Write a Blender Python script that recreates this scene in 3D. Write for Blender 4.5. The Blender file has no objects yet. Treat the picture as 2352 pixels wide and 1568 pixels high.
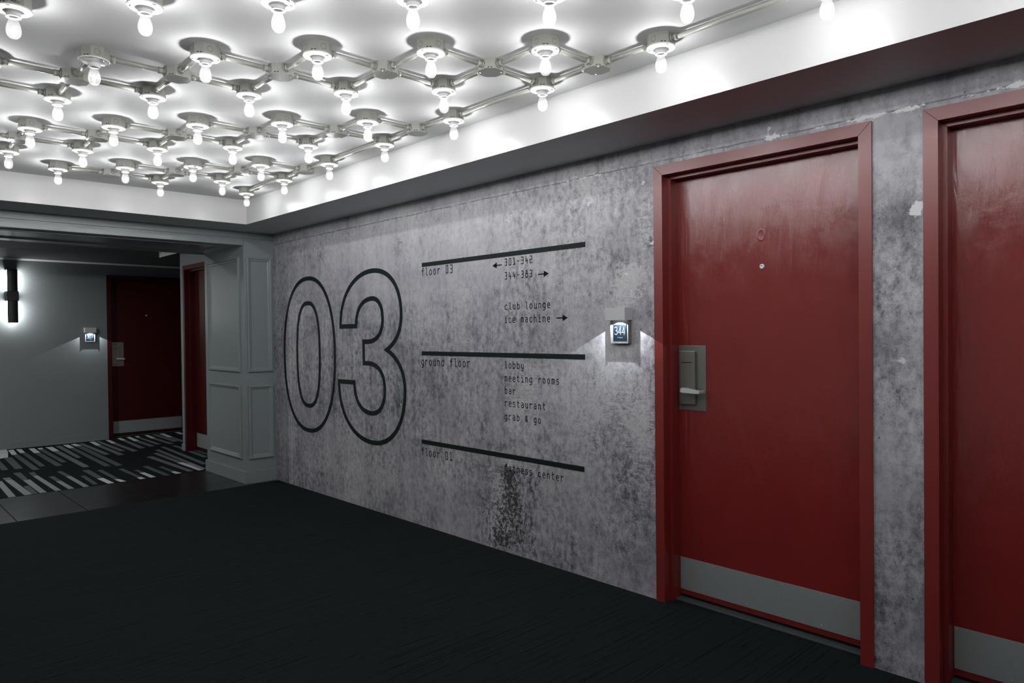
import bpy, bmesh, math, random
import numpy as np
from mathutils import Vector, Matrix
random.seed(7)
C = bpy.context.scene.collection
PI = math.pi
sc = bpy.context.scene

# ---------------------------------------------------------------- camera, light, exposure
CAM_POS = (-2.9, 0.0, 1.3115)
YAW, PITCH, ROLL, FPX = 43.5832, -0.7053, -0.603, 1638.68
def camera():
    y, p, r = (math.radians(a) for a in (YAW, PITCH, ROLL))
    f0 = Vector((math.sin(y), math.cos(y), 0)); r0 = Vector((math.cos(y), -math.sin(y), 0)); u0 = Vector((0, 0, 1))
    f = math.cos(p)*f0 + math.sin(p)*u0; u = math.cos(p)*u0 - math.sin(p)*f0
    rt = math.cos(r)*r0 + math.sin(r)*u; up = math.cos(r)*u - math.sin(r)*r0
    m = Matrix((rt, up, -f)).transposed().to_4x4(); m.translation = Vector(CAM_POS)
    cd = bpy.data.cameras.new('camera'); cd.sensor_fit = 'HORIZONTAL'; cd.sensor_width = 36.0
    cd.lens = FPX*36.0/2352.0; cd.clip_start = 0.02
    co = bpy.data.objects.new('camera', cd); co.matrix_world = m; C.objects.link(co); sc.camera = co
camera()
w = bpy.data.worlds.new('world'); sc.world = w; w.use_nodes = True
w.node_tree.nodes['Background'].inputs[0].default_value = (0.02, 0.024, 0.026, 1)
w.node_tree.nodes['Background'].inputs[1].default_value = 1.0
sc.view_settings.view_transform = 'Standard'; sc.view_settings.look = 'None'
sc.view_settings.gamma = 1.0; sc.view_settings.use_curve_mapping = False
sc.view_settings.exposure = 0.0
BULB_W = 3.7          # watts of each marquee bulb
BULB_COL = (0.985, 0.995, 1.0)
LED_W = 5.5           # room-number lights
SCONCE = 25.0          # emission of the sconce diffusers
sc.cycles.max_bounces = 7; sc.cycles.diffuse_bounces = 4; sc.cycles.glossy_bounces = 3
sc.cycles.transparent_max_bounces = 8; sc.cycles.caustics_reflective = False; sc.cycles.caustics_refractive = False
sc.cycles.sample_clamp_indirect = 6.0

# ---------------------------------------------------------------- materials
def lin(c):
    return tuple(((v/255)/12.92 if v/255 <= 0.04045 else ((v/255+0.055)/1.055)**2.4) for v in c)
def mat(name, col, rough=0.5, metal=0.0, spec=0.5, emit=0.0):
    m = bpy.data.materials.new(name); m.use_nodes = True
    b = m.node_tree.nodes['Principled BSDF']
    b.inputs['Base Color'].default_value = (*col, 1); b.inputs['Roughness'].default_value = rough
    b.inputs['Metallic'].default_value = metal; b.inputs['Specular IOR Level'].default_value = spec
    if emit:
        b.inputs['Emission Color'].default_value = (1, 1, 1, 1); b.inputs['Emission Strength'].default_value = emit
    return m
class NT:
    """tiny node-graph helper"""
    def __init__(s, m): s.t = m.node_tree; s.n = s.t.nodes; s.l = s.t.links; s.b = s.n['Principled BSDF']
    def add(s, typ, **kw):
        x = s.n.new(typ)
        for k, v in kw.items(): setattr(x, k, v)
        return x
    def set(s, sock, v):
        if isinstance(v, bpy.types.NodeSocket): s.l.new(v, sock)
        else: sock.default_value = v
    def coord(s): return s.add('ShaderNodeTexCoord').outputs['Object']
    def mapping(s, v, scale=(1,1,1), rot=(0,0,0)):
        x = s.add('ShaderNodeMapping'); s.l.new(v, x.inputs[0]); x.inputs['Scale'].default_value = scale; x.inputs['Rotation'].default_value = rot
        return x.outputs[0]
    def noise(s, v, scale, detail=4, rough=0.55, dist=0.0):
        x = s.add('ShaderNodeTexNoise'); s.l.new(v, x.inputs['Vector'])
        x.inputs['Scale'].default_value = scale; x.inputs['Detail'].default_value = detail
        x.inputs['Roughness'].default_value = rough; x.inputs['Distortion'].default_value = dist
        return x.outputs['Fac']
    def math(s, op, a, b=0.0, clamp=False):
        x = s.add('ShaderNodeMath', operation=op); x.use_clamp = clamp
        s.set(x.inputs[0], a); s.set(x.inputs[1], b); return x.outputs[0]
    def rng(s, v, a, b, c, d, clamp=True):
        x = s.add('ShaderNodeMapRange'); x.clamp = clamp; s.set(x.inputs[0], v)
        for i, q in enumerate((a, b, c, d)): s.set(x.inputs[i+1], q)
        return x.outputs[0]
    def mix(s, fac, a, b, blend='MIX'):
        x = s.add('ShaderNodeMix', data_type='RGBA', blend_type=blend)
        s.set(x.inputs[0], fac)
        s.set(x.inputs[6], a if isinstance(a, bpy.types.NodeSocket) else (*a, 1))
        s.set(x.inputs[7], b if isinstance(b, bpy.types.NodeSocket) else (*b, 1)); return x.outputs[2]
    def ramp(s, v, stops):
        x = s.add('ShaderNodeValToRGB'); s.l.new(v, x.inputs[0]); e = x.color_ramp.elements
        while len(e) < len(stops): e.new(0.5)
        for q, (p, c) in zip(e, stops): q.position = p; q.color = (*c, 1)
        return x.outputs[0]
    def bump(s, h, strength=0.2, dist=0.01):
        x = s.add('ShaderNodeBump'); s.l.new(h, x.inputs['Height'])
        x.inputs['Strength'].default_value = strength; x.inputs['Distance'].default_value = dist
        s.l.new(x.outputs[0], s.b.inputs['Normal'])

def paint(name, col, rough, wave=0.0, scale=3.0, var=0.06, spec=0.5):
    m = mat(name, col, rough, spec=spec); g = NT(m); v = g.coord()
    f = g.noise(v, scale, 4)
    g.set(g.b.inputs['Base Color'], g.mix(f, tuple(c*(1-var) for c in col), tuple(min(1, c*(1+var)) for c in col)))
    if wave: g.bump(g.noise(v, scale*2.2, 3), wave, 0.01)
    return m
M = {}
M['white'] = paint('bulkhead_white_paint', (0.54, 0.54, 0.537), 0.34, 0.05, 2.0, 0.02)
M['ceil'] = paint('ceiling_white_paint', (0.63, 0.63, 0.626), 0.6, 0.04, 1.6, 0.02, 0.10)
M['soffit'] = paint('soffit_grey_paint', (0.58, 0.60, 0.60), 0.5, 0.03, 2.0, 0.03)
M['wing'] = paint('panelling_grey_paint', (0.255, 0.290, 0.297), 0.30, 0.03, 3.0, 0.03)
M['corr'] = paint('corridor_grey_wall', (0.20, 0.225, 0.232), 0.6, 0.03, 3.0, 0.05)
M['darkceil'] = paint('corridor_dark_ceiling', (0.05, 0.057, 0.060), 0.7, 0.0, 3.0, 0.05)
M['conduit'] = paint('conduit_putty_paint', (0.27, 0.27, 0.243), 0.32, 0.0, 20.0, 0.05)
M['black'] = mat('black_gap', (0.004, 0.004, 0.004), 0.6)
M['porcelain'] = mat('white_porcelain', (0.60, 0.60, 0.595), 0.2, spec=0.4)
M['brass'] = mat('screw_metal', (0.55, 0.55, 0.52), 0.3, 1.0)
M['steel'] = paint('brushed_steel', (0.32, 0.35, 0.35), 0.42, 0.0, 40.0, 0.08)
M['steel'].node_tree.nodes['Principled BSDF'].inputs['Metallic'].default_value = 0.25
M['lockmetal'] = paint('lock_bronze_grey', (0.30, 0.30, 0.27), 0.4, 0.0, 30.0, 0.06)
M['lockmetal'].node_tree.nodes['Principled BSDF'].inputs['Metallic'].default_value = 0.8
M['chrome'] = mat('lever_satin_chrome', (0.74, 0.74, 0.72), 0.34, 0.35)
M['signgrey'] = mat('sign_silver_paint', (0.60, 0.61, 0.62), 0.45)
M['signblue'] = mat('sign_dark_blue', (0.003, 0.009, 0.017), 0.35)
M['print'] = mat('wall_print_black', lin((24, 33, 33)), 0.6, spec=0.2)
M['printtext'] = mat('wall_print_text', lin((20, 23, 30)), 0.7, spec=0.1)
M['signwhite'] = mat('sign_numeral_white', (0.30, 0.33, 0.36), 0.4)
M['sconceblack'] = mat('sconce_black', (0.008, 0.010, 0.011), 0.5)
M['plaque'] = mat('sign_plaque_silver', (0.16, 0.165, 0.17), 0.4)
M['diffuser'] = mat('sconce_diffuser', (0.9, 0.9, 0.9), 0.5, emit=SCONCE)
M['fill_glow'] = mat('fill_lamp_glass', (0.9, 0.9, 0.9), 0.5, emit=130.0)  # glow of the added, unseen corridor fill lamp
M['lens'] = mat('led_lens', (0.9, 0.9, 0.9), 0.4, emit=6.0)
M['filament'] = mat('filament_glow', (1, 1, 1), 0.5, emit=60.0); M['filament'].cycles.emission_sampling = 'NONE'
M['pale'] = paint('pale_room_paint', (0.58, 0.58, 0.57), 0.6, 0.0, 2.0, 0.02)
M['thresh'] = paint('threshold_vinyl', (0.055, 0.068, 0.072), 0.45, 0.0, 10, 0.1)
M['grout'] = mat('tile_grout', (0.060, 0.064, 0.065), 0.8)

def glass_bulb():
    """clear glass that lets the filament's light out and glows softly round it"""
    m = bpy.data.materials.new('lit_bulb_glass'); m.use_nodes = True; t = m.node_tree; t.nodes.clear()
    o = t.nodes.new('ShaderNodeOutputMaterial'); tr = t.nodes.new('ShaderNodeBsdfTransparent'); e = t.nodes.new('ShaderNodeEmission')
    ad = t.nodes.new('ShaderNodeAddShader'); gl = t.nodes.new('ShaderNodeBsdfGlossy'); gl.inputs['Roughness'].default_value = 0.05
    m2 = t.nodes.new('ShaderNodeMixShader'); m2.inputs[0].default_value = 0.05
    tc = t.nodes.new('ShaderNodeTexCoord'); sp = t.nodes.new('ShaderNodeSeparateXYZ'); mr = t.nodes.new('ShaderNodeMapRange')
    t.links.new(tc.outputs['Object'], sp.inputs[0]); t.links.new(sp.outputs[2], mr.inputs[0])
    # the neck is clearer than the belly, where the filament hangs
    mr.inputs[1].default_value = -0.070; mr.inputs[2].default_value = -0.096; mr.inputs[3].default_value = 0.08; mr.inputs[4].default_value = 0.36
    t.links.new(mr.outputs[0], e.inputs[1]); t.links.new(tr.outputs[0], ad.inputs[0]); t.links.new(e.outputs[0], ad.inputs[1])
    t.links.new(ad.outputs[0], m2.inputs[1]); t.links.new(gl.outputs[0], m2.inputs[2]); t.links.new(m2.outputs[0], o.inputs[0])
    m.cycles.emission_sampling = 'NONE'
    return m
M['bulb'] = glass_bulb()

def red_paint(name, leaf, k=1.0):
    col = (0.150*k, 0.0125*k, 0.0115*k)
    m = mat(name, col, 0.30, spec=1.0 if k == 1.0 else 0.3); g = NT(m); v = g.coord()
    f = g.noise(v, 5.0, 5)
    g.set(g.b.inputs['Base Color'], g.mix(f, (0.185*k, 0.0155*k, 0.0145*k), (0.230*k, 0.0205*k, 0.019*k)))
    if leaf:   # brushed, runny paint film
        runs = g.noise(g.mapping(v, (26, 26, 4.5)), 1.0, 3, 0.5, 0.3)
        blot = g.noise(v, 9.0, 4, 0.6, 0.5); fine = g.noise(v, 260.0, 2)
        h = g.math('ADD', g.math('MULTIPLY', runs, 1.15), g.math('ADD', g.math('MULTIPLY', blot, 0.28), g.math('MULTIPLY', fine, 0.05)))
        g.bump(h, 0.55, 0.007)
        g.set(g.b.inputs['Roughness'], g.rng(blot, 0.3, 0.7, 0.17, 0.25))
    else:
        h = g.math('ADD', g.noise(v, 14.0, 3), g.math('MULTIPLY', g.noise(v, 240.0, 2), 0.06)); g.bump(h, 0.10, 0.004)
        g.set(g.b.inputs['Roughness'], 0.33)
    return m
M['leaf'] = red_paint('door_red_gloss', True)
M['frame'] = red_paint('frame_red_satin', False)
M['leaf_shaded'] = red_paint('corridor_door_shaded_red', False, 0.27)  # corridor doors' shade put into the colour: darker copies of the same red
M['frame_shaded'] = red_paint('corridor_frame_shaded_red', False, 0.42)
M['frame_far_shaded'] = red_paint('far_door_frame_shaded_red', False, 0.24)

def carpet_black():
    m = mat('lobby_black_carpet', (0.008, 0.011, 0.012), 0.95, spec=0.15); g = NT(m); v = g.coord()
    fine = g.noise(v, 260.0, 4, 0.75)
    # irregular cut lines that run across the room, towards the concrete wall
    xy = g.add('ShaderNodeSeparateXYZ'); g.l.new(v, xy.inputs[0])
    def cuts(per_m, seed, brk):
        u = g.math('ADD', g.math('MULTIPLY', xy.outputs[1], per_m), g.math('MULTIPLY', g.noise(g.mapping(v, (1.1, 3.0, 1)), 1.0 + seed, 3, 0.6), 0.5))
        k = g.math('FLOOR', u); d = g.math('ABSOLUTE', g.math('SUBTRACT', g.math('FRACT', u), 0.5))
        cb = g.add('ShaderNodeCombineXYZ'); g.set(cb.inputs[0], g.math('MULTIPLY', xy.outputs[0], 2.3)); g.set(cb.inputs[1], g.math('MULTIPLY', k, 7.31 + seed))
        on = g.rng(g.noise(cb.outputs[0], 1.0, 3, 0.6), brk, brk + 0.05, 0.0, 1.0)
        return g.math('SUBTRACT', 1.0, g.math('MULTIPLY', g.rng(d, 0.025, 0.06, 0.85, 0.0), on))
    line = g.math('MULTIPLY', cuts(24.0, 0.0, 0.46), cuts(15.0, 0.7, 0.50))
    blot = g.noise(v, 1.6, 3)
    base = g.mix(g.math('MULTIPLY', fine, 1.0), (0.0008, 0.0024, 0.0028), (0.0120, 0.0190, 0.0205))
    base = g.mix(g.rng(blot, 0.3, 0.7, 0.0, 0.35), base, (0.0058, 0.0095, 0.0105))
    col = g.mix(g.math('SUBTRACT', 1.0, line), base, (0.0006, 0.0012, 0.0014))
    g.set(g.b.inputs['Base Color'], col)
    g.bump(g.math('ADD', g.math('MULTIPLY', fine, 0.5), line), 0.6, 0.004)
    return m
M['carpet'] = carpet_black()
def carpet_col(name, col):
    m = mat(name, col, 0.95, spec=0.1); g = NT(m); v = g.coord(); f = g.noise(v, 300.0, 3, 0.7)
    g.set(g.b.inputs['Base Color'], g.mix(f, tuple(c*0.7 for c in col), tuple(c*1.3 for c in col))); return m
M['cb'] = carpet_col('corridor_carpet_black', (0.006, 0.009, 0.010))
M['cd'] = carpet_col('corridor_carpet_charcoal', (0.075, 0.083, 0.085))
M['cg'] = carpet_col('corridor_carpet_grey', (0.115, 0.127, 0.130))
M['cl'] = carpet_col('corridor_carpet_mid_grey', (0.20, 0.215, 0.218))
M['cw'] = carpet_col('corridor_carpet_pale_grey', (0.46, 0.48, 0.485))
def tile_mat():
    m = mat('dark_floor_tile', (0.030, 0.033, 0.034), 0.26); g = NT(m); v = g.coord()
    f = g.noise(g.mapping(v, (1.5, 14, 1)), 1.0, 5, 0.6)
    g.set(g.b.inputs['Base Color'], g.mix(f, (0.008, 0.0095, 0.010), (0.012, 0.014, 0.0145))); g.set(g.b.inputs['Roughness'], g.rng(f, 0.3, 0.7, 0.27, 0.31))
    return m
M['tile'] = tile_mat()

def concrete():
    m = mat('concrete_print', (0.3, 0.3, 0.32), 0.46, spec=0.9); g = NT(m); v = g.coord()
    at = g.add('ShaderNodeAttribute', attribute_name='stain'); sp = g.add('ShaderNodeSeparateColor'); g.l.new(at.outputs['Color'], sp.inputs[0])
    dark, flake, chip = sp.outputs[0], sp.outputs[1], sp.outputs[2]
    at2 = g.add('ShaderNodeAttribute', attribute_name='wash'); sp2 = g.add('ShaderNodeSeparateColor'); g.l.new(at2.outputs['Color'], sp2.inputs[0])
    tone, smooth = sp2.outputs[0], sp2.outputs[1]
    big = g.noise(v, 1.3, 5, 0.6, 0.4); mid = g.noise(v, 6.0, 6, 0.65, 0.3)
    streak = g.noise(g.mapping(v, (9, 1, 1.1)), 1.0, 5, 0.65, 0.3)
    hstreak = g.noise(g.mapping(v, (1.2, 1, 10)), 1.0, 5, 0.6, 0.3)
    fine = g.noise(g.mapping(v, (1.15, 1, 0.8)), 27.0, 9, 0.70, 0.15); grit = g.noise(v, 120.0, 4, 0.7)
    patch = g.rng(g.noise(v, 2.6, 4, 0.6), 0.36, 0.62, 0.45, 1.25)
    c0 = lambda x, k: g.math('MULTIPLY', g.math('SUBTRACT', x, 0.5), k)
    t = g.math('ADD', 0.45, c0(big, 0.75))
    for x, k in ((mid, 0.38), (streak, 0.46), (hstreak, 0.18)): t = g.math('ADD', t, c0(x, k))
    contrast = g.math('MULTIPLY', patch, g.rng(smooth, 0, 1, 1.0, 0.40))
    fg = g.math('ADD', g.math('MULTIPLY', g.math('SUBTRACT', fine, 0.5), 1.45), g.math('MULTIPLY', g.math('SUBTRACT', grit, 0.5), 0.40))
    t = g.math('ADD', t, g.math('MULTIPLY', fg, contrast))
    t = g.math('ADD', t, g.math('SUBTRACT', g.math('MULTIPLY', tone, 0.5), 0.25))
    col = g.ramp(t, [(0.14, (0.0704, 0.0678, 0.0827)), (0.31, (0.2174, 0.2112, 0.2464)), (0.44, (0.3634, 0.3555, 0.4004)), (0.58, (0.4954, 0.4884, 0.5342)), (0.8, (0.6336, 0.6336, 0.6512))])
    # tint drifts between lavender and plain grey
    hue = g.noise(v, 0.9, 3); col = g.mix(g.rng(hue, 0.38, 0.62, 0.0, 0.55), col, g.mix(1.0, col, (1.0, 1.0, 0.95), 'MULTIPLY'))
    # peeling pale flakes and dark grime where the print has them
    fl = g.math('MAXIMUM', g.noise(v, 58.0, 8, 0.74, 0.3), g.math('SUBTRACT', g.noise(g.mapping(v, (0.4, 1, 2.2)), 36.0, 8, 0.72, 0.2), 0.01))
    ff = g.rng(g.math('ADD', fl, g.math('MULTIPLY', flake, 0.195)), 0.60, 0.69, 0.0, 0.80)
    col = g.mix(g.math('MULTIPLY', ff, g.rng(flake, 0.0, 0.12, 0, 1)), col, (0.60, 0.60, 0.62))
    dk = g.noise(v, 38.0, 9, 0.74, 0.3)
    df = g.rng(g.math('ADD', dk, g.math('MULTIPLY', dark, 0.17)), 0.60, 0.70, 0.0, 0.90)
    col = g.mix(g.math('MULTIPLY', df, g.rng(dark, 0.0, 0.15, 0, 1)), col, (0.022, 0.022, 0.026))
    # scattered fine specks, dark and pale
    pm = g.rng(g.noise(v, 3.1, 4, 0.6), 0.40, 0.60, 0.25, 1.0)
    s1 = g.noise(v, 85.0, 3, 0.65, 0.4); s2 = g.noise(g.mapping(v, (1.0, 1, 0.8), (0.3, 0.2, 0.5)), 78.0, 4, 0.65, 0.4)
    col = g.mix(g.math('MULTIPLY', g.rng(s1, 0.60, 0.67, 0, 0.62), pm), col, (0.10, 0.098, 0.112))
    col = g.mix(g.math('MULTIPLY', g.rng(s2, 0.62, 0.69, 0, 0.60), g.math('MULTIPLY', contrast, 0.8)), col, (0.60, 0.60, 0.63))
    # pin holes and bug holes
    vo = g.add('ShaderNodeTexVoronoi'); g.l.new(v, vo.inputs['Vector']); vo.inputs['Scale'].default_value = 17.0
    hole = g.rng(vo.outputs['Distance'], 0.045, 0.085, 1.0, 0.0)
    hc = g.add('ShaderNodeSeparateColor'); g.l.new(vo.outputs['Color'], hc.inputs[0])
    col = g.mix(g.math('MULTIPLY', hole, g.rng(hc.outputs[0], 0.62, 0.64, 0, 0.85)), col, (0.03, 0.03, 0.034))
    vo2 = g.add('ShaderNodeTexVoronoi'); g.l.new(v, vo2.inputs['Vector']); vo2.inputs['Scale'].default_value = 27.0
    h2 = g.rng(vo2.outputs['Distance'], 0.05, 0.09, 1.0, 0.0); hc2 = g.add('ShaderNodeSeparateColor'); g.l.new(vo2.outputs['Color'], hc2.inputs[0])
    col = g.mix(g.math('MULTIPLY', h2, g.rng(hc2.outputs[1], 0.82, 0.83, 0, 0.75)), col, (0.66, 0.66, 0.68))
    # day joint under the soffit and the panel joint near the corner: thin printed lines
    xyz = g.add('ShaderNodeSeparateXYZ'); g.l.new(v, xyz.inputs[0])
    wz = g.noise(g.mapping(v, (3.0, 0, 0)), 1.0, 4, 0.6); lz = g.math('SUBTRACT', g.math('SUBTRACT', xyz.outputs[2], 2.130), g.math('MULTIPLY', g.math('SUBTRACT', wz, 0.5), 0.022))
    brk = g.noise(g.mapping(v, (14.0, 1, 1)), 1.0, 5, 0.7)
    dj = g.math('MULTIPLY', g.rng(g.math('ABSOLUTE', lz), 0.0015, 0.0045, 1.0, 0.0), g.rng(brk, 0.36, 0.52, 0.1, 0.85))
    col = g.mix(dj, col, (0.045, 0.045, 0.052))
    lx = g.math('SUBTRACT', g.math('SUBTRACT', xyz.outputs[0], 0.313), g.math('MULTIPLY', g.math('SUBTRACT', g.noise(g.mapping(v, (0, 0, 4.0)), 1.0, 4, 0.6), 0.5), 0.02))
    vj = g.math('MULTIPLY', g.rng(g.math('ABSOLUTE', lx), 0.002, 0.006, 1.0, 0.0), g.rng(g.noise(g.mapping(v, (1, 1, 20.0)), 1.0, 5, 0.75), 0.40, 0.56, 0.0, 0.9))
    col = g.mix(vj, col, (0.66, 0.66, 0.66))
    cn = g.noise(v, 34.0, 9, 0.72, 0.6)
    cf = g.rng(g.math('ADD', chip, g.math('MULTIPLY', g.math('SUBTRACT', cn, 0.5), 2.6)), 0.50, 0.58, 0.0, 1.0)
    col = g.mix(g.math('MULTIPLY', cf, g.rng(chip, 0.06, 0.2, 0, 1)), col, (0.74, 0.74, 0.76))
    g.set(g.b.inputs['Base Color'], col)
    g.bump(fine, 0.05, 0.004)
    return m
M['concrete'] = concrete()

# ---------------------------------------------------------------- mesh helpers
def new_obj(name, bm, mats, parent=None, smooth=False, loc=None, rot=None):
    me = bpy.data.meshes.new(name); bm.to_mesh(me); bm.free()
    for m in (mats if isinstance(mats, (list, tuple)) else [mats]): me.materials.append(M[m])
    if smooth:
        for p in me.polygons: p.use_smooth = True
    o = bpy.data.objects.new(name, me); C.objects.link(o)
    if parent is not None: o.parent = parent
    if loc: o.location = loc
    if rot: o.rotation_euler = rot
    return o
def box(bm, a, b, mi=0, bevel=0.0):
    x0, x1 = sorted((a[0], b[0])); y0, y1 = sorted((a[1], b[1])); z0, z1 = sorted((a[2], b[2]))
    vs = [bm.verts.new(p) for p in ((x0,y0,z0),(x1,y0,z0),(x1,y1,z0),(x0,y1,z0),(x0,y0,z1),(x1,y0,z1),(x1,y1,z1),(x0,y1,z1))]
    fs = [bm.faces.new([vs[i] for i in q]) for q in ((3,2,1,0),(4,5,6,7),(0,1,5,4),(1,2,6,5),(2,3,7,6),(3,0,4,7))]
    for f in fs: f.material_index = mi
    if bevel:
        es = list({e for f in fs for e in f.edges})
        r = bmesh.ops.bevel(bm, geom=es, offset=bevel, segments=2, affect='EDGES', profile=0.6)
        for f in r['faces']: f.material_index = mi
    return fs
def B(*boxes, bevel=0.0):
    bm = bmesh.new()
    for q in boxes: box(bm, q[0], q[1], q[2] if len(q) > 2 else 0, bevel)
    return bm
def lathe(bm, prof, n=24, mi=0, center=(0,0), skip=None):
    rings = []
    for r, z in prof:
        if r < 1e-6: rings.append([bm.verts.new((center[0], center[1], z))])
        else: rings.append([bm.verts.new((center[0]+r*math.cos(2*PI*i/n), center[1]+r*math.sin(2*PI*i/n), z)) for i in range(n)])
    for k in range(len(rings)-1):
        a, b = rings[k], rings[k+1]
        for i in range(n):
            j = (i+1) % n
            if skip and skip(k, i): continue
            if len(a) == 1 and len(b) == 1: continue
            if len(a) == 1: f = bm.faces.new((a[0], b[j], b[i]))
            elif len(b) == 1: f = bm.faces.new((a[i], a[j], b[0]))
            else: f = bm.faces.new((a[i], a[j], b[j], b[i]))
            f.material_index = mi
def tube(bm, p, q, r, n=12, mi=0, caps=True):
    p, q = Vector(p), Vector(q); d = (q-p).normalized()
    a = Vector((0,0,1)) if abs(d.z) < 0.9 else Vector((1,0,0)); u = d.cross(a).normalized(); v = d.cross(u)
    R0 = [bm.verts.new(p + r*(math.cos(2*PI*i/n)*u + math.sin(2*PI*i/n)*v)) for i in range(n)]
    R1 = [bm.verts.new(q + r*(math.cos(2*PI*i/n)*u + math.sin(2*PI*i/n)*v)) for i in range(n)]
    for i in range(n):
        f = bm.faces.new((R0[i], R1[i], R1[(i+1)%n], R0[(i+1)%n])); f.material_index = mi; f.smooth = True
    if caps:
        for rr in (R0, R1[::-1]):
            f = bm.faces.new(rr); f.material_index = mi
def prism(bm, pts, z0, z1, mi=0):
    a = [bm.verts.new((x, y, z0)) for x, y in pts]; b = [bm.verts.new((x, y, z1)) for x, y in pts]; n = len(pts)
    for f in [bm.faces.new(a[::-1]), bm.faces.new(b)] + [bm.faces.new((a[i], a[(i+1)%n], b[(i+1)%n], b[i])) for i in range(n)]: f.material_index = mi
def sweep_rect(bm, corners, prof, mi=0):
    """mitred moulding: corners = closed loop of 4 (x,z) in a plane, prof = list of (inset, height) ; height along -y"""
    loops = []
    x0, z0, x1, z1 = corners
    for ins, h in prof:
        loops.append([bm.verts.new((x, -h, z)) for x, z in ((x0+ins, z0+ins), (x1-ins, z0+ins), (x1-ins, z1-ins), (x0+ins, z1-ins))])
    for a, b in zip(loops, loops[1:]):
        for i in range(4):
            j = (i+1) % 4; f = bm.faces.new((a[i], a[j], b[j], b[i])); f.material_index = mi
def fix(bm): bmesh.ops.recalc_face_normals(bm, faces=bm.faces[:]); return bm
def thing(name, label, cat, loc=(0,0,0), rotz=0.0, group=None):
    o = bpy.data.objects.new(name, None); o.empty_display_size = 0.05; C.objects.link(o)
    o.location = loc; o.rotation_euler = (0, 0, rotz); o['label'] = label; o['category'] = cat
    if group: o['group'] = group
    return o
def struct(o, label=None, cat=None):
    o['kind'] = 'structure'
    if label: o['label'] = label
    if cat: o['category'] = cat
    return o
def srect(name, bm, mats, label, cat, **k): return struct(new_obj(name, fix(bm), mats, **k), label, cat)

# ---------------------------------------------------------------- the shell
ZS, ZC = 2.2225, 2.419            # soffit of the bulkheads, lamp-lit ceiling above them
XB, YB = -0.4256, 5.745           # inner faces of the right and far bulkheads
YW = 6.175                        # plane of the panelled opening
XL, YBK = -2.80, -1.4             # left and near bulkheads, both out of view
RX, RY = -4.6, -3.2               # room beyond them

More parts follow.
